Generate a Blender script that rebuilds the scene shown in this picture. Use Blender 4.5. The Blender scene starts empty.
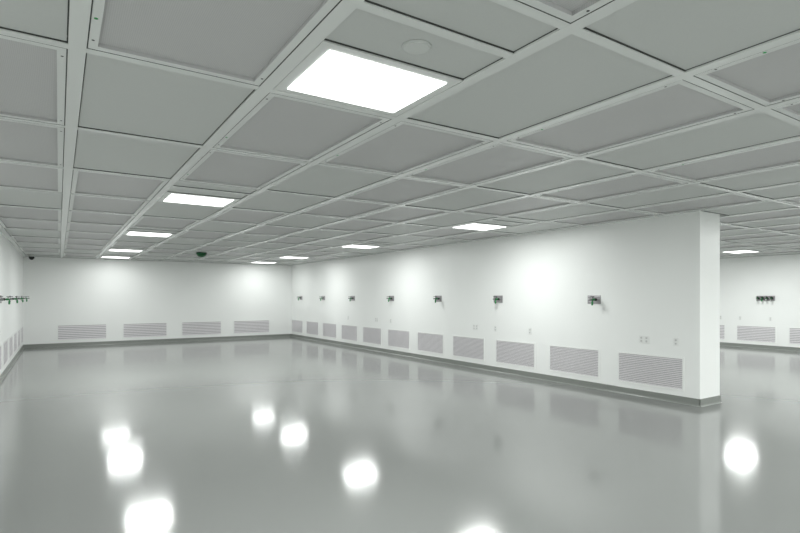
import bpy, math, random
from math import sin, cos, pi, radians

# ------------------------------------------------------------------ camera
S = bpy.context.scene
C = S.collection
F_PX, TH, Y0 = 526.35, 0.5751, 296.5
CAM_Z, CEIL = 1.552, 2.752
cam = bpy.data.cameras.new('camera')
cam.sensor_width = 36.0
cam.lens = F_PX * 36.0 / 800.0
cam.shift_y = (Y0 - 266.5) / 800.0
cam.clip_start = 0.05
co = bpy.data.objects.new('camera', cam)
C.objects.link(co)
co.location = (0, 0, CAM_Z)
co.rotation_euler = (pi / 2, 0, -TH)
S.camera = co

# ------------------------------------------------------------------ world, light, exposure
w = bpy.data.worlds.new('world')
S.world = w
w.use_nodes = True
w.node_tree.nodes['Background'].inputs[0].default_value = (0.9, 1, 0.93, 1)
w.node_tree.nodes['Background'].inputs[1].default_value = 0.0
S.view_settings.view_transform = 'Standard'
S.view_settings.look = 'None'
S.view_settings.gamma = 1
S.view_settings.use_curve_mapping = False
S.view_settings.exposure = 0.38
S.cycles.use_adaptive_sampling = False
S.cycles.use_guiding = True
S.cycles.sample_clamp_indirect = 4.0
LAMP = 41.0                      # radiance of a ceiling diffuser
LAMP_COL = (0.975, 1.0, 0.98, 1)

# ------------------------------------------------------------------ room measures
XL, XR, YB, YF = -0.90, 17.60, 19.40, -5.56
PX0, PX1, PY0 = 7.57, 8.12, 3.92         # partition
GX0, GY0, PXC, PYC = 0.0746, 2.9915, 0.9277, 1.4254
BW, CW = 0.0375, 0.0275                  # half widths of long and cross bars
def LX(i): return GX0 + PXC * i
def LY(j): return GY0 + PYC * j

# ------------------------------------------------------------------ materials
def mat(name, col, rough=0.5, metal=0.0, spec=0.5, noise=None, bump=None, emit=None, aniso=None, coat=0):
    m = bpy.data.materials.new(name)
    m.use_nodes = True
    nt = m.node_tree
    b = nt.nodes['Principled BSDF']
    b.inputs['Base Color'].default_value = (*col, 1)
    b.inputs['Roughness'].default_value = rough
    b.inputs['Metallic'].default_value = metal
    b.inputs['Specular IOR Level'].default_value = spec
    if coat:
        b.inputs['Coat Weight'].default_value = coat
        b.inputs['Coat Roughness'].default_value = 0.1
    tc = nt.nodes.new('ShaderNodeTexCoord')
    if noise:
        sc, amt = noise
        n = nt.nodes.new('ShaderNodeTexNoise')
        n.inputs['Scale'].default_value = sc
        n.inputs['Detail'].default_value = 3
        nt.links.new(tc.outputs['Object'], n.inputs['Vector'])
        mx = nt.nodes.new('ShaderNodeMixRGB')
        mx.inputs[1].default_value = (*[c * (1 - amt) for c in col], 1)
        mx.inputs[2].default_value = (*[min(1, c * (1 + amt)) for c in col], 1)
        nt.links.new(n.outputs['Fac'], mx.inputs[0])
        nt.links.new(mx.outputs[0], b.inputs['Base Color'])
    if bump:
        sc, st = bump
        n = nt.nodes.new('ShaderNodeTexNoise')
        n.inputs['Scale'].default_value = sc
        nt.links.new(tc.outputs['Object'], n.inputs['Vector'])
        bp = nt.nodes.new('ShaderNodeBump')
        bp.inputs['Strength'].default_value = st
        bp.inputs['Distance'].default_value = 0.01
        nt.links.new(n.outputs['Fac'], bp.inputs['Height'])
        nt.links.new(bp.outputs[0], b.inputs['Normal'])
    if emit:
        b.inputs['Emission Color'].default_value = emit[0]
        b.inputs['Emission Strength'].default_value = emit[1]
    return m

M = {}
M['wall'] = mat('wall_paint', (0.905, 0.92, 0.907), 0.42, noise=(2.0, 0.008))
M['floor'] = mat('epoxy_floor', (0.235, 0.244, 0.236), 0.112, spec=0.5, noise=(0.35, 0.035))
M['base'] = mat('cove_base', (0.235, 0.25, 0.233), 0.28, noise=(6, 0.04))
M['bar'] = mat('grid_bar_paint', (0.79, 0.81, 0.793), 0.22, noise=(3, 0.01))
M['blank'] = mat('blank_panel_vinyl', (0.60, 0.617, 0.602), 0.5, noise=(120, 0.03))
M['frame'] = mat('filter_frame_paint', (0.765, 0.785, 0.768), 0.35, noise=(3, 0.01))
M['plenum'] = mat('dark_gasket', (0.06, 0.064, 0.06), 0.8, noise=(10, 0.05))
M['screw'] = mat('dark_screw', (0.05, 0.05, 0.05), 0.4, 0.6, noise=(50, 0.05))
M['green_led'] = mat('green_indicator', (0.02, 0.35, 0.08), 0.3, noise=(50, 0.05))
M['speaker'] = mat('speaker_grille', (0.65, 0.67, 0.652), 0.45, noise=(200, 0.04))
M['vent_frame'] = mat('vent_frame_paint', (0.90, 0.915, 0.90), 0.35, noise=(3, 0.01))
M['steel'] = mat('brushed_steel', (0.88, 0.86, 0.885), 0.34, 0.3, noise=(30, 0.04))
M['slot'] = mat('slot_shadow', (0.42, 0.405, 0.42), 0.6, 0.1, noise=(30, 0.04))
M['plate'] = mat('stainless_plate', (0.40, 0.385, 0.40), 0.35, 0.6, noise=(60, 0.08))
M['outlet'] = mat('outlet_plastic', (0.84, 0.855, 0.84), 0.4, noise=(20, 0.01))
M['socket'] = mat('socket_face', (0.74, 0.75, 0.74), 0.4, noise=(20, 0.01))
M['hole'] = mat('socket_slot', (0.22, 0.22, 0.22), 0.6, noise=(20, 0.02))
M['black'] = mat('black_valve', (0.012, 0.014, 0.012), 0.35, noise=(40, 0.1))
M['chrome'] = mat('chrome_pipe', (0.35, 0.36, 0.35), 0.25, 0.9, noise=(40, 0.03))
M['green'] = mat('green_plastic', (0.01, 0.20, 0.05), 0.35, noise=(40, 0.05))
M['dgreen'] = mat('dark_green_dome', (0.008, 0.11, 0.035), 0.25, noise=(40, 0.05))
M['smoke'] = mat('smoked_dome', (0.02, 0.022, 0.02), 0.15, noise=(40, 0.05))
M['white'] = mat('white_plastic', (0.6, 0.62, 0.6), 0.4, noise=(40, 0.01))

def screen_mat():
    """perforated face sheet: rows of small round holes in object space"""
    m = mat('perforated_sheet', (0.42, 0.425, 0.42), 0.45)
    nt = m.node_tree
    b = nt.nodes['Principled BSDF']
    tc = nt.nodes.new('ShaderNodeTexCoord')
    sep = nt.nodes.new('ShaderNodeSeparateXYZ')
    nt.links.new(tc.outputs['Object'], sep.inputs[0])
    def wave(out, k):
        a = nt.nodes.new('ShaderNodeMath'); a.operation = 'MULTIPLY'; a.inputs[1].default_value = k
        nt.links.new(out, a.inputs[0])
        s = nt.nodes.new('ShaderNodeMath'); s.operation = 'SINE'
        nt.links.new(a.outputs[0], s.inputs[0])
        q = nt.nodes.new('ShaderNodeMath'); q.operation = 'MULTIPLY'
        nt.links.new(s.outputs[0], q.inputs[0]); nt.links.new(s.outputs[0], q.inputs[1])
        return q
    k = pi / 0.0085
    a, c = wave(sep.outputs[0], k), wave(sep.outputs[1], k)
    mu = nt.nodes.new('ShaderNodeMath'); mu.operation = 'MULTIPLY'
    nt.links.new(a.outputs[0], mu.inputs[0]); nt.links.new(c.outputs[0], mu.inputs[1])
    gt = nt.nodes.new('ShaderNodeMath'); gt.operation = 'GREATER_THAN'; gt.inputs[1].default_value = 0.42
    nt.links.new(mu.outputs[0], gt.inputs[0])
    mx = nt.nodes.new('ShaderNodeMixRGB')
    mx.inputs[1].default_value = (0.575, 0.573, 0.573, 1)
    mx.inputs[2].default_value = (0.49, 0.488, 0.49, 1)
    nt.links.new(gt.outputs[0], mx.inputs[0])
    nt.links.new(mx.outputs[0], b.inputs['Base Color'])
    return m
M['screen'] = screen_mat()
M['lamp'] = mat('lit_diffuser', (0.9, 0.9, 0.9), 0.5, emit=(LAMP_COL, 2.0))
M['lamp'].cycles.emission_sampling = 'NONE'

# ------------------------------------------------------------------ mesh helpers
class MB:
    def __init__(s): s.v = []; s.f = []; s.m = []; s.sm = []
    def box(s, x0, x1, y0, y1, z0, z1, mi=0):
        n = len(s.v)
        s.v += [(x, y, z) for z in (z0, z1) for y in (y0, y1) for x in (x0, x1)]
        for q in ((0, 2, 3, 1), (4, 5, 7, 6), (0, 1, 5, 4), (2, 6, 7, 3), (0, 4, 6, 2), (1, 3, 7, 5)):
            s.f.append(tuple(n + k for k in q)); s.m.append(mi); s.sm.append(False)
        return s
    def ring(s, x0, x1, y0, y1, wx, wy, z0, z1, mi=0):
        """rectangular frame in the xy plane"""
        s.box(x0, x0 + wx, y0, y1, z0, z1, mi); s.box(x1 - wx, x1, y0, y1, z0, z1, mi)
        s.box(x0 + wx, x1 - wx, y0, y0 + wy, z0, z1, mi); s.box(x0 + wx, x1 - wx, y1 - wy, y1, z0, z1, mi)
        return s
    def tube(s, pts, r, n=14, mi=0):
        """capped lathe along a polyline; r may be a list"""
        rs = r if isinstance(r, (list, tuple)) else [r] * len(pts)
        base = len(s.v)
        P = [tuple(map(float, p)) for p in pts]
        def sub(a, b): return tuple(x - y for x, y in zip(a, b))
        def nrm(a):
            l = math.sqrt(sum(x * x for x in a)) or 1
            return tuple(x / l for x in a)
        def cr(a, b): return (a[1]*b[2]-a[2]*b[1], a[2]*b[0]-a[0]*b[2], a[0]*b[1]-a[1]*b[0])
        for i, p in enumerate(P):
            j = max(0, i - 1); k = min(len(P) - 1, i + 1)
            t = nrm(sub(P[k], P[j]))
            up = (0, 1, 0) if abs(t[1]) < 0.9 else (1, 0, 0)
            a = nrm(cr(t, up)); b = cr(t, a)
            for q in range(n):
                g = 2 * pi * q / n
                s.v.append(tuple(p[c] + rs[i] * (a[c] * cos(g) + b[c] * sin(g)) for c in range(3)))
        for i in range(len(P) - 1):
            for q in range(n):
                q2 = (q + 1) % n
                s.f.append((base + i*n + q, base + i*n + q2, base + (i+1)*n + q2, base + (i+1)*n + q)); s.m.append(mi); s.sm.append(True)
        s.f.append(tuple(base + q for q in reversed(range(n)))); s.m.append(mi); s.sm.append(False)
        e = base + (len(P) - 1) * n
        s.f.append(tuple(e + q for q in range(n))); s.m.append(mi); s.sm.append(False)
        return s
    def extrude(s, prof, axis, a0, a1, mi=0):
        """closed profile [(u, z)] swept along 'x' or 'y'"""
        n = len(prof); base = len(s.v)
        for a in (a0, a1):
            for u, z in prof: s.v.append((a, u, z) if axis == 'x' else (u, a, z))
        for q in range(n):
            q2 = (q + 1) % n
            s.f.append((base + q, base + q2, base + n + q2, base + n + q)); s.m.append(mi); s.sm.append(False)
        s.f.append(tuple(base + q for q in range(n))); s.m.append(mi); s.sm.append(False)
        s.f.append(tuple(base + n + q for q in range(n))); s.m.append(mi); s.sm.append(False)
        return s
    def mesh(s, name, mats):
        me = bpy.data.meshes.new(name)
        me.from_pydata(s.v, [], s.f)
        for m in (mats if isinstance(mats, (list, tuple)) else [mats]): me.materials.append(m)
        for p, mi, sm in zip(me.polygons, s.m, s.sm): p.material_index = mi; p.use_smooth = sm
        import bmesh
        bm = bmesh.new(); bm.from_mesh(me); bmesh.ops.recalc_face_normals(bm, faces=bm.faces); bm.to_mesh(me); bm.free()
        return me

def link(name, me, parent=None, loc=(0, 0, 0), rz=0, bevel=0):
    o = bpy.data.objects.new(name, me)
    C.objects.link(o)
    o.location = loc; o.rotation_euler = (0, 0, rz)
    if parent: o.parent = parent
    if bevel:
        b = o.modifiers.new('bevel', 'BEVEL'); b.width = bevel; b.segments = 2; b.limit_method = 'ANGLE'
    return o
def tag(o, label, cat, group=None):
    o['label'] = label; o['category'] = cat; o['kind'] = 'thing'
    if group: o['group'] = group
    return o
def empty(name, loc, rz=0):
    o = bpy.data.objects.new(name, None); C.objects.link(o)
    o.empty_display_size = 0.1
    o.location = loc; o.rotation_euler = (0, 0, rz)
    return o
def struct(name, mb, m, parent=None):
    o = link(name, mb.mesh(name, m), parent)
    if not parent: o['kind'] = 'structure'
    return o

# ------------------------------------------------------------------ room shell
TOP = CEIL + 0.16
struct('floor', MB().box(XL - .2, XR + .2, YF - .2, YB + .2, -0.1, 0), M['floor'])
struct('wall_left', MB().box(XL - .15, XL, YF, YB, 0, TOP), M['wall'])
struct('wall_right', MB().box(XR, XR + .15, YF, YB, 0, TOP), M['wall'])
struct('wall_back', MB().box(XL - .15, XR + .15, YB, YB + .15, 0, TOP), M['wall'])
struct('wall_front', MB().box(XL - .15, XR + .15, YF - .15, YF, 0, TOP), M['wall'])
struct('wall_partition', MB().box(PX0, PX1, PY0, YB, 0, CEIL), M['wall'])
# coved base: 8 mm board, quarter-round foot
BH = 0.107
def cove(sgn, u):
    p = [(0, 0), (0, BH), (0.004, BH), (0.007, BH - .004), (0.007, 0.026)]
    for k in range(1, 6):
        a = k / 6 * pi / 2
        p.append((0.007 + 0.024 * (1 - cos(a)), 0.026 - 0.024 * sin(a)))
    p += [(0.031, 0.002), (0.031, 0)]
    return [(u + sgn * a, z) for a, z in p]
struct('baseboard_left', MB().extrude(cove(1, XL), 'y', YF, YB), M['base'])
struct('baseboard_right', MB().extrude(cove(-1, XR), 'y', YF, YB), M['base'])
struct('baseboard_back', MB().extrude(cove(-1, YB), 'x', XL, PX0).extrude(cove(-1, YB), 'x', PX1, XR), M['base'])
struct('baseboard_front', MB().extrude(cove(1, YF), 'x', XL, XR), M['base'])
struct('baseboard_partition', MB().extrude(cove(-1, PX0), 'y', PY0 - .007, YB).extrude(cove(1, PX1), 'y', PY0 - .007, YB)
       .extrude(cove(-1, PY0), 'x', PX0 - .007, PX1 + .007), M['base'])

# ------------------------------------------------------------------ ceiling grid
COLS = range(-1, 19)
ROWS = range(-6, 12)
LIGHTS = [(1, -1), (1, 2), (1, 5), (1, 8), (1, 10), (1, -4),
          (6, 2), (6, 5), (6, 8), (6, 10), (6, -4), (6, -2),
          (11, -1), (11, 2), (11, 5), (11, 8), (11, 10), (11, -4), (1, -5), (4, -5), (9, -5), (13, -5), (9, -3), (4, -4),
          (16, -1), (16, 2), (16, 5), (16, 8), (16, 10), (16, -4)]  # unseen lamps in the negative rows are added to brighten the near end
def cell(i, j):
    x0, x1 = LX(i) + BW, LX(i + 1) - BW
    y0, y1 = LY(j) + CW, LY(j + 1) - CW
    if i == 18: x1 = XR - 0.03
    if j == 11: y1 = YB - 0.03
    return x0, x1, y0, y1
def pix(x, y, z=CEIL):
    d = x * sin(TH) + y * cos(TH); u = x * cos(TH) - y * sin(TH)
    if d < 0.1: return None
    return 400 + F_PX * u / d, Y0 - F_PX * (z - CAM_Z) / d
def seen_pt(x, y):
    p = pix(x, y)
    if not p or not (-2 < p[0] < 802 and -2 < p[1] < 535): return False
    for k in range(1, 60):                        # blocked by the partition?
        t = k / 60
        if PX0 < x * t < PX1 and y * t > PY0: return False
    return True
def seen(i, j):
    x0, x1, y0, y1 = cell(i, j)
    return any(seen_pt(x0 + (x1 - x0) * a / 6, y0 + (y1 - y0) * b / 6) for a in range(7) for b in range(7))

grid = MB()
grid.box(XL, LX(-1) + BW, YF, YB, CEIL, CEIL + .045)
for i in range(0, 19):
    if i == 8: grid.box(LX(i) - BW, LX(i) + BW, YF, PY0, CEIL, CEIL + .045); grid.box(LX(i) - BW, PX1 + .03, PY0 + .0, YB, CEIL, CEIL + .045)
    else: grid.box(LX(i) - BW, LX(i) + BW, YF, YB, CEIL, CEIL + .045)
grid.box(XR - .03, XR, YF, YB, CEIL, CEIL + .045)
for i in COLS:
    x0, x1, _, _ = cell(i, 0)
    for j in range(-5, 12):
        grid.box(x0, x1, LY(j) - CW, LY(j) + CW, CEIL + .0008, CEIL + .045)
    grid.box(x0, x1, YB - .03, YB, CEIL, CEIL + .045)
    grid.box(x0, x1, YF, YF + .03, CEIL, CEIL + .045)
MIDBAR = -1.03          # middle of the extra bar in a light cell, measured from its far line
for (i, j) in LIGHTS:
    x0, x1, y0, y1 = cell(i, j)
    yb = LY(j + 1) + MIDBAR - .05
    grid.box(x0, x1, yb - CW, yb + CW, CEIL + .0008, CEIL + .045)
ceil = MB()
ceil.box(XL - .15, XR + .15, YF - .15, YB + .15, CEIL + .12, CEIL + .16, 0)

# --- which cells are mesh filters
FILT = {-1: {0, 1, 2, 4, 5, 7, 9, -2}, 0: {-1, -2, 2, 3, 4, 5, 6, 7, 8, 10}, 1: {-2, 0, 1, 4, 7},
        2: {0, 3, 5, 8}, 3: {-1, -2, 0, 1, 2, 4, 7, 9}, 4: {-2, 2, 3, 5, 8}, 5: {-1, -2, 0, 1, 4, 6, 9},
        6: {3, -3, 7}, 7: {0, 1, 3, 5, 8, -2}, 8: {-1, -3}, 9: {0, 2, -2}, 10: {-1, 1, 3}, 11: {0, 3, -2},
        12: {1, 2, -1, 4}, 13: {0, 3}, 14: {1, 2, 4, -1}, 15: {0, 3, 5}, 16: {1, 4}, 17: {0, 2, 5, 3}, 18: {1, 4}}

ORD = ['zeroth', 'first', 'second', 'third', 'fourth', 'fifth', 'sixth', 'seventh', 'eighth', 'ninth', 'tenth',
       'eleventh', 'twelfth', 'thirteenth', 'fourteenth', 'fifteenth', 'sixteenth', 'seventeenth', 'eighteenth', 'nineteenth']
def where(i, j):
    if i <= 8:
        n = i + 2
        c = 'ceiling column along left wall' if n == 1 else ORD[n] + ' ceiling column from left wall'
        if i == 8: c = 'ceiling column over the partition'
        r = 'row touching back wall' if j == 11 else ORD[12 - j] + ' row from back wall'
        if i == 8: r = 'row at its near end' if j == 0 else (ORD[-j] + ' row before its end' if j < 0 else ORD[j] + ' row past its end')
        return c + ', ' + r
    c = ORD[i - 8] + ' ceiling column right of partition'
    r = "row level with its end" if j == 0 else (ORD[-j] + ' row before its end' if j < 0 else ORD[j] + ' row past its end')
    return c + ', ' + r
SPECIAL = {
    (0, -1): 'large grey perforated filter panel just left of the biggest lit ceiling light',
    (1, 0): 'grey perforated filter panel directly beyond the biggest lit ceiling light',
    (2, -1): 'plain grey ceiling panel directly right of the biggest lit ceiling light',
    (1, -2): 'dark perforated filter panel cut by top edge of photo, right of centre',
    (-1, -1): 'plain ceiling panel in the top left corner of the photo',
    (0, 0): 'plain ceiling panel beyond the large filter panel left of biggest light',
}
# shared meshes for full cells
wX, wY = PXC - 2 * BW, PYC - 2 * CW
GAP = 0.006
def blank_mesh(w_, h_):
    return (MB().box(-w_/2 + GAP, w_/2 - GAP, -h_/2 + GAP, h_/2 - GAP, .012, .04)
            .box(-w_/2 + .0003, w_/2 - .0003, h_/2 - .0043, h_/2 - .0003, .0062, .03, 1).box(-w_/2 + .0003, w_/2 - .0003, -h_/2 + .0003, -h_/2 + .0043, .0062, .03, 1)
            .box(-w_/2 + .0003, -w_/2 + .0043, -h_/2 + .005, h_/2 - .005, .0095, .03, 1).box(w_/2 - .0043, w_/2 - .0003, -h_/2 + .005, h_/2 - .005, .0095, .03, 1).mesh('ceiling_tile', [M['blank'], M['plenum']]))
cache = {}
def get_blank(w_, h_):
    k = ('b', round(w_, 3), round(h_, 3))
    if k not in cache: cache[k] = blank_mesh(w_, h_)
    return cache[k]
def get_filter(w_, h_):
    k = ('f', round(w_, 3), round(h_, 3))
    if k not in cache:
        fr = MB(); g = 0.006; a, b = w_ / 2 - g, h_ / 2 - g; fw, zi = 0.040, 0.020
        # flat rim and a shade-toned inner lip up to the recessed sheet
        fr.ring(-a, a, -b, b, fw, fw, .002, .03)
        fr.ring(-w_/2 + .0003, w_/2 - .0003, -h_/2 + .0003, h_/2 - .0003, .0050, .0050, .0012, .03, 1)
        sc = MB().box(-a + fw, a - fw, -b + fw, b - fw, zi, .035).ring(-a + fw, a - fw, -b + fw, b - fw, .0015, .0015, .0035, zi)  # thin sheet-grey ring paints shade over the rim's bright inner faces
        cache[k] = (fr.mesh('frame', [M['frame'], M['plenum']]), sc.mesh('perforated_sheet', M['screen']))
    return cache[k]
screw_me = MB().tube([(0, 0, .0035), (0, 0, .0012), (0, 0, .0002)], [.0068, .0068, .004], 10).mesh('screw', M['screw'])
led_me = MB().tube([(0, 0, .0035), (0, 0, .0005), (0, 0, -.001)], [.0085, .0085, .005], 12).mesh('indicator_light', M['green_led'])

for i in COLS:
    for j in ROWS:
        if (i, j) in LIGHTS: continue
        x0, x1, y0, y1 = cell(i, j)
        if i == 8 and j > 0: continue
        if i == 8 and j == 0: y1 = PY0
        cx, cy, w_, h_ = (x0 + x1) / 2, (y0 + y1) / 2, x1 - x0, y1 - y0
        if not seen(i, j):
            ceil.box(x0 + GAP, x1 - GAP, y0 + GAP, y1 - GAP, CEIL + .012, CEIL + .04, 1)
            continue
        if j in FILT.get(i, ()):
            root = empty('filter_panel', (cx, cy, CEIL))
            fm, sm = get_filter(w_, h_)
            link('frame', fm, root); link('perforated_sheet', sm, root)
            p = pix(cx, cy)
            if math.hypot(cx, cy) < 6.5:
                for sx in (-1, 1):
                    for sy in (-1, 1):
                        link('screw', screw_me, root, (sx * (w_/2 - .023), sy * (h_/2 - .11), 0))
                link('indicator_light', led_me, root, (-(w_/2 - .023), h_/2 - .34, 0))
            tag(root, SPECIAL.get((i, j), 'perforated filter panel, ' + where(i, j)), 'filter panel', 'perforated filter panels in the ceiling grid')
        else:
            o = link('ceiling_tile', get_blank(w_, h_), None, (cx, cy, CEIL))
            tag(o, SPECIAL.get((i, j), 'plain grey panel, ' + where(i, j)), 'ceiling panel', 'plain panels in the ceiling grid')
# ceiling structure (slab above, panels out of view) with the grid as its part
co_ = struct('ceiling', ceil, [M['plenum'], M['blank']])
struct('suspension_grid', grid, M['bar'], co_)

# ------------------------------------------------------------------ ceiling lights
FL = 0.685                                     # fixture length along the room
def light_meshes():
    a, b = wX / 2 - .004, FL / 2
    fr = MB().ring(-a, a, -b, b, .062, .062, .001, .03)
    # sloping inner lip
    df = MB().box(-a + .062, a - .062, -b + .062, b - .062, -.006, .02)
    return fr.mesh('light_frame', M['frame']), df.mesh('diffuser', M['lamp'])
LF, LD = light_meshes()
POWER = {(6, 2): .70, (6, 5): .66, (6, 8): .60, (6, 10): .34, (1, -1): 1.0, (1, 2): 1.2, (1, 5): 1.15, (1, 8): .85, (1, 10): .27, (16, 2): 1.0}   # strength set per lamp to balance brightness on the walls
LLAB = {
    (1, -1): 'biggest and nearest lit square ceiling light, at top centre of the photo',
    (1, 2): 'second nearest lit ceiling light, in the left ceiling column of lights',
    (1, 5): 'third lit ceiling light toward the back in the left column of lights',
    (1, 8): 'fourth lit ceiling light toward the back in the left column of lights',
    (1, 10): 'lit ceiling light closest to back wall in the left column of lights',
    (6, 2): 'lit ceiling light nearest the camera in the row beside the partition',
    (6, 5): 'second nearest lit ceiling light in the row beside the partition',
    (6, 8): 'third nearest lit ceiling light in the row beside the partition',
    (6, 10): 'lit ceiling light nearest the back wall in the row beside the partition',
    (16, 2): 'lit ceiling light right of the partition, near the right wall'}
spk_a = MB().tube([(0, 0, .010), (0, 0, .0065), (0, 0, .005)], [.074, .074, .070], 40).mesh('speaker_rim', M['blank'])
spk_b = MB().tube([(0, 0, .005), (0, 0, .0035), (0, 0, .002)], [.064, .064, .058], 40).mesh('speaker_grille', M['speaker'])
def speaker(x, y, lab):
    r = empty('ceiling_speaker', (x, y, CEIL + .0015))
    link('rim', spk_a, r); link('grille', spk_b, r)
    tag(r, lab, 'speaker', 'round ceiling speakers')
for (i, j) in LIGHTS:
    x0, x1, y0, y1 = cell(i, j)
    cx = (x0 + x1) / 2
    r = empty('ceiling_light', (cx, y1 - .004 - FL / 2, CEIL))
    link('frame', LF, r); link('diffuser', LD, r)
    la = bpy.data.lights.new('lamp', 'AREA'); la.shape = 'RECTANGLE'
    la.size, la.size_y = wX - .134, FL - .126
    la.color = LAMP_COL[:3]
    la.energy = LAMP * POWER.get((i, j), 0.85 if j < -1 else 1.0) * pi * la.size * la.size_y
    lo = bpy.data.objects.new('lamp', la); C.objects.link(lo); lo.parent = r; lo.location = (0, 0, -.008)
    if (i, j) in LLAB: lab = LLAB[(i, j)]
    else:
        side = ORD[i + 2]
        lab = 'assumed ceiling light out of view in the %s column, %s' % (side, ORD[12 - j] + ' row from back wall')
    tag(r, lab, 'ceiling light', 'square recessed ceiling lights')
    yb = LY(j + 1) + MIDBAR - .05
    yl = y1 - .004 - FL - .004
    vis = seen(i, j)
    for (a, b, nm) in ((yb + CW, yl, 'narrow plain ceiling strip directly in front of '), (y0, yb - CW, 'narrow plain ceiling strip one bar nearer than ')):
        w_, h_ = x1 - x0, b - a
        if (i, j) in LLAB:
            o = link('ceiling_tile', get_blank(w_, h_), None, (cx, (a + b) / 2, CEIL))
            short = {(1, -1): 'the biggest ceiling light', (1, 2): 'the second light of left column', (1, 5): 'the third light of left column',
                     (1, 8): 'the fourth light of left column', (1, 10): 'the last light of left column',
                     (6, 2): 'the first light beside partition', (6, 5): 'the second light beside partition', (6, 8): 'the third light beside partition',
                     (6, 10): 'the last light beside partition', (16, 2): 'the light right of partition'}[(i, j)]
            tag(o, nm + short, 'ceiling panel', 'narrow strips in front of the lights')
        else:
            o = link('ceiling_tile', get_blank(w_, h_), co_, (cx, (a + b) / 2, CEIL))
speaker(1.457, 2.10, 'round white ceiling speaker in the strip in front of the biggest light')
speaker(6.05, LY(3) - .90, 'round ceiling speaker in strip before the first light beside partition')
speaker(3.26, 10.85, 'small round ceiling speaker midway down the left room, far from any light')

# ------------------------------------------------------------------ domes hanging from the ceiling
def dome(name, x, y, r, drop, m, lab, cat):
    root = empty(name, (x, y, CEIL))
    link('base', MB().tube([(0, 0, .0), (0, 0, -.04), (0, 0, -.045)], [r * 1.05, r * 1.05, r * .98], 32).mesh('base', m if m is M['dgreen'] else M['white']), root)
    pts = []; rs = []
    for k in range(8):
        a = k / 7 * pi / 2
        pts.append((0, 0, -.045 - drop * sin(a))); rs.append(max(.003, r * .93 * cos(a)))
    link('dome', MB().tube(pts, rs, 32).mesh('dome', m), root)
    tag(root, lab, cat)
dome('ceiling_dome', 3.29, 15.1, .135, .075, M['dgreen'], 'dark green dome hanging from the ceiling near the back wall', 'dome')
dome('security_camera', -.66, 18.55, .08, .10, M['smoke'], 'dark dome security camera in the far left ceiling corner', 'camera')

# ------------------------------------------------------------------ wall vents.  local: x = out of the wall, y = along it
def vent_meshes(w_, h_, n=16):
    fr = MB(); fw = .028
    for (a, b, c, d) in ((-w_/2 - fw, w_/2 + fw, h_, h_ + fw), (-w_/2 - fw, w_/2 + fw, -fw, 0), (-w_/2 - fw, -w_/2, 0, h_), (w_/2, w_/2 + fw, 0, h_)):
        fr.box(0, .006, a, b, c, d)
    lv = MB()
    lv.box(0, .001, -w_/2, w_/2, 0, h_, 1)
    p = h_ / n
    for k in range(n):
        z = k * p
        # tilted slat: profile in x,z swept along y
        prof = [(.0012, z + p * .04), (.0016, z + p * .04), (.0056, z + p * .62), (.0056, z + p * .70), (.0012, z + p * .70)]
        base = len(lv.v)
        for y in (-w_/2, w_/2):
            for x, zz in prof: lv.v.append((x, y, zz))
        m_ = len(prof)
        for q in range(m_):
            q2 = (q + 1) % m_
            lv.f.append((base + q, base + q2, base + m_ + q2, base + m_ + q)); lv.m.append(0); lv.sm.append(False)
        lv.f.append(tuple(base + q for q in range(m_))); lv.m.append(0); lv.sm.append(False)
        lv.f.append(tuple(base + m_ + q for q in range(m_))); lv.m.append(0); lv.sm.append(False)
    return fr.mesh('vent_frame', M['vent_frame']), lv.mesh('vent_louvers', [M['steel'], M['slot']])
VS, VB, VR = vent_meshes(1.03, .44), vent_meshes(1.30, .44, 8), vent_meshes(1.03, .44, 9)
VZ = .205
def vent(ms, x, y, rz, lab, grp):
    r = empty('wall_vent', (x, y, VZ), rz)
    link('frame', ms[0], r); link('louvers', ms[1], r)
    tag(r, lab, 'vent', grp)
for k in range(11):
    lab = {0: 'steel louvered vent nearest the end of the partition, largest in the photo',
           10: 'smallest steel vent on the partition, next to the back wall corner'}.get(k, 'steel louvered wall vent, %s from the near end of the partition' % ORD[k + 1])
    vent(VS, PX0, 4.68 + 1.415 * k, pi, lab, 'low vents along the partition')
for k, x in enumerate((.63, 2.43, 4.24, 6.02)):
    lab = ['wide steel vent on the back wall nearest the left corner', 'wide steel vent second from left on the back wall',
           'wide steel vent third from left on the back wall', 'wide steel vent on the back wall nearest the partition corner'][k]
    vent(VB, x, YB, -pi / 2, lab, 'low vents along the back wall')
for k in range(5, 11):
    n = 11 - k
    lab = 'steel vent on left wall, ' + ('next to the back corner' if n == 1 else ORD[n] + ' from the back corner')
    vent(VS, XL, 4.68 + 1.415 * k, 0, lab, 'low vents along the left wall')
for y, lab in ((8.87, 'steel vent on the right wall half hidden behind the partition end'),
               (7.47, 'whole steel vent on the right wall just right of the partition'),
               (6.08, 'steel vent on right wall cut by the right edge of photo')):
    vent(VR, XR, y, pi, lab, 'low vents along the right wall')

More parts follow.
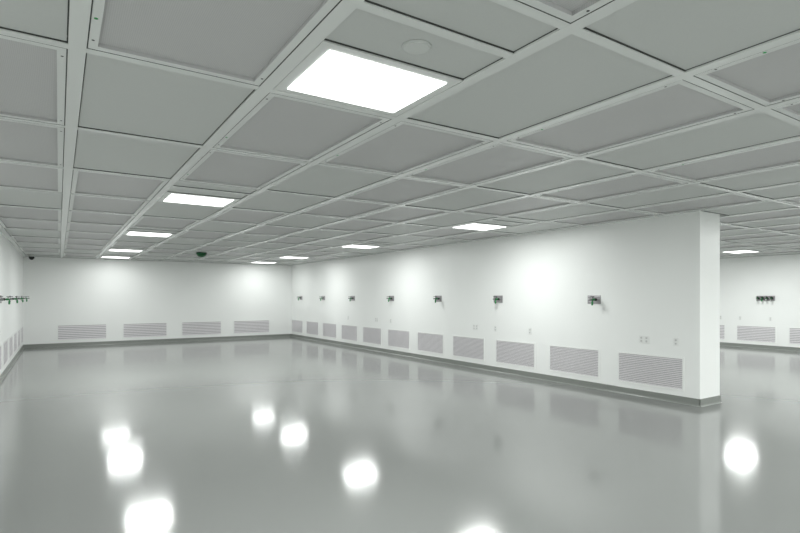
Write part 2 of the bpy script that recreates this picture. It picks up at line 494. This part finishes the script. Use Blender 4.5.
# ------------------------------------------------------------------ gas outlets
def valve(root, y, z, parts=True, L=.19, lever=True, green=True):
    """one service valve; x is out of the wall"""
    link('pipe', MB().tube([(.008, y, z), (.020, y, z), (.021, y, z), (L - .03, y, z), (L - .029, y, z), (L, y, z)], [.020, .020, .011, .011, .015, .013], 16).mesh('pipe', M['chrome']), root)
    link('valve_body', MB().tube([(.022, y, z), (.032, y, z), (.062, y, z), (.072, y, z)], [.014, .023, .023, .014], 18).mesh('valve_body', M['black']), root)
    link('green_sleeve', MB().tube([(.074, y, z), (.078, y, z), (.118, y, z), (.122, y, z)], [.016, .019, .019, .016], 18).mesh('green_sleeve', M['green']), root)
    link('lever', MB().tube([(.11, y, z), (.11, y, z + .045)], .006, 10).box(.085, .185, y - .008, y + .008, z + .043, z + .053).mesh('lever', M['black']), root)
    link('nozzle', MB().tube([(.128, y, z - .004), (.128, y, z - .03), (.128, y, z - .035), (.128, y, z - .085), (.128, y, z - .095)], [.009, .009, .017, .016, .010], 14).mesh('nozzle', M['green'] if green else M['chrome']), root)
gas_src = None
def copy_thing(src, loc, rz):
    r = src.copy(); C.objects.link(r); r.location = loc; r.rotation_euler = (0, 0, rz)
    for ch in list(src.children):
        c = ch.copy(); C.objects.link(c); c.parent = r
    return r
def gas_panel(x, y, rz, lab, grp, near):
    """near = local y direction of the valve"""
    global gas_src
    if gas_src is None:
        root = empty('gas_outlet', (x, y, 1.5), rz)
        pl = MB().box(0, .010, -.128, .128, -.072, .072)
        for zz in (-.045, 0, .045): pl.box(.009, .014, -.122, .122, zz - .010, zz + .010)
        link('back_plate', pl.mesh('back_plate', M['plate']), root, bevel=.002)
        valve(root, .055 * near, 0)
        # blanked second port
        link('port_cap', MB().tube([(.008, -.075 * near, 0), (.03, -.075 * near, 0), (.034, -.075 * near, 0)], [.017, .017, .012], 18).mesh('port_cap', M['chrome']), root)
        gas_src = root
    else:
        root = copy_thing(gas_src, (x, y, 1.5), rz)
    tag(root, lab, 'gas outlet', grp)
GY = (5.66, 7.97, 10.0, 12.1, 14.33, 16.47, 18.46)
for k, y in enumerate(GY):
    lab = ('wall gas outlet with green nozzle, nearest the end of the partition' if k == 0 else
           'smallest gas outlet on the partition, next to the back corner' if k == 6 else
           'wall gas outlet with green nozzle, %s from the end of the partition' % ORD[k + 1])
    gas_panel(PX0, y, pi, lab, 'gas outlets along the partition', 1)
for k, y in enumerate(GY[2:]):
    n = 5 - k
    lab = 'gas outlet on the left wall, ' + ('nearest the back corner' if n == 1 else ('cut by left edge of photo' if n == 5 else ORD[n] + ' from the back corner'))
    gas_panel(XL, y, 0, lab, 'gas outlets along the left wall', 1)
root = empty('gas_manifold', (XR, 7.2, 1.5), pi)
link('back_plate', MB().box(0, .010, -.24, .24, -.072, .072).mesh('back_plate', M['plate']), root, bevel=.002)
for k, y in enumerate((-.18, -.06, .06, .18)):
    valve(root, y, 0, green=(k == 1))
    link('valve_wheel', MB().tube([(.074, y, 0), (.077, y, 0), (.089, y, 0), (.092, y, 0)], [.030, .044, .044, .030], 20).mesh('valve_wheel', M['black']), root)
tag(root, 'wide dark gas manifold with four black valves on the right wall', 'gas outlet')

# ------------------------------------------------------------------ electrical outlets
def outlet(x, y, rz, n, lab, grp, z=.89):
    root = empty('electrical_outlet', (x, y, z), rz)
    w_ = .075 if n == 1 else .165 if n == 2 else .075
    link('cover_plate', MB().box(0, .007, -w_/2, w_/2, -.06, .06).mesh('cover_plate', M['outlet']), root, bevel=.002)
    for a in ([0] if n == 1 else [-.042, .042]):
        link('receptacle', MB().box(.006, .0095, a - .018, a + .018, -.042, -.008).box(.006, .0095, a - .018, a + .018, .008, .042).mesh('receptacle', M['socket']), root)
        hb = MB()
        for zz in (-.025, .025):
            hb.box(.009, .0099, a - .009, a - .005, zz - .009, zz + .009); hb.box(.009, .0099, a + .005, a + .009, zz - .009, zz + .009)
            hb.box(.009, .0099, a - .003, a + .003, zz - .015, zz - .011)
        link('slot', hb.mesh('slot', M['hole']), root)
    tag(root, lab, 'outlet', grp)
G1 = 'outlets along the partition'
outlet(PX0, 4.76, pi, 2, 'white double outlet plate above the vent nearest the partition end', G1)
outlet(PX0, 4.26, pi, 1, 'small white outlet plate closest to the end of the partition', G1)
outlet(PX0, 7.10, pi, 1, 'white outlet plate above right side of the third partition vent', G1)
outlet(PX0, 8.05, pi, 1, 'white single outlet plate above left edge of the third partition vent', G1)
outlet(PX0, 8.67, pi, 2, 'white double outlet plate above the fourth partition vent', G1)
outlet(PX0, 12.13, pi, 1, 'faint white single outlet plate above the sixth partition vent', G1)
outlet(PX0, 12.90, pi, 2, 'faint white double outlet plate above the seventh partition vent', G1)
outlet(PX0, 14.64, pi, 1, 'faint white single outlet plate above the eighth partition vent', G1)
G2 = 'outlets along the right wall'
outlet(XR, 8.47, pi, 1, 'small white outlet on right wall closest to the partition end', G2)
outlet(XR, 7.90, pi, 1, 'small white outlet above left part of the whole right wall vent', G2)
outlet(XR, 7.08, pi, 1, 'small white outlet below the gas manifold on the right wall', G2)
outlet(XL, 11.9, 0, 1, 'faint outlet plate on the left wall above the vents', None)
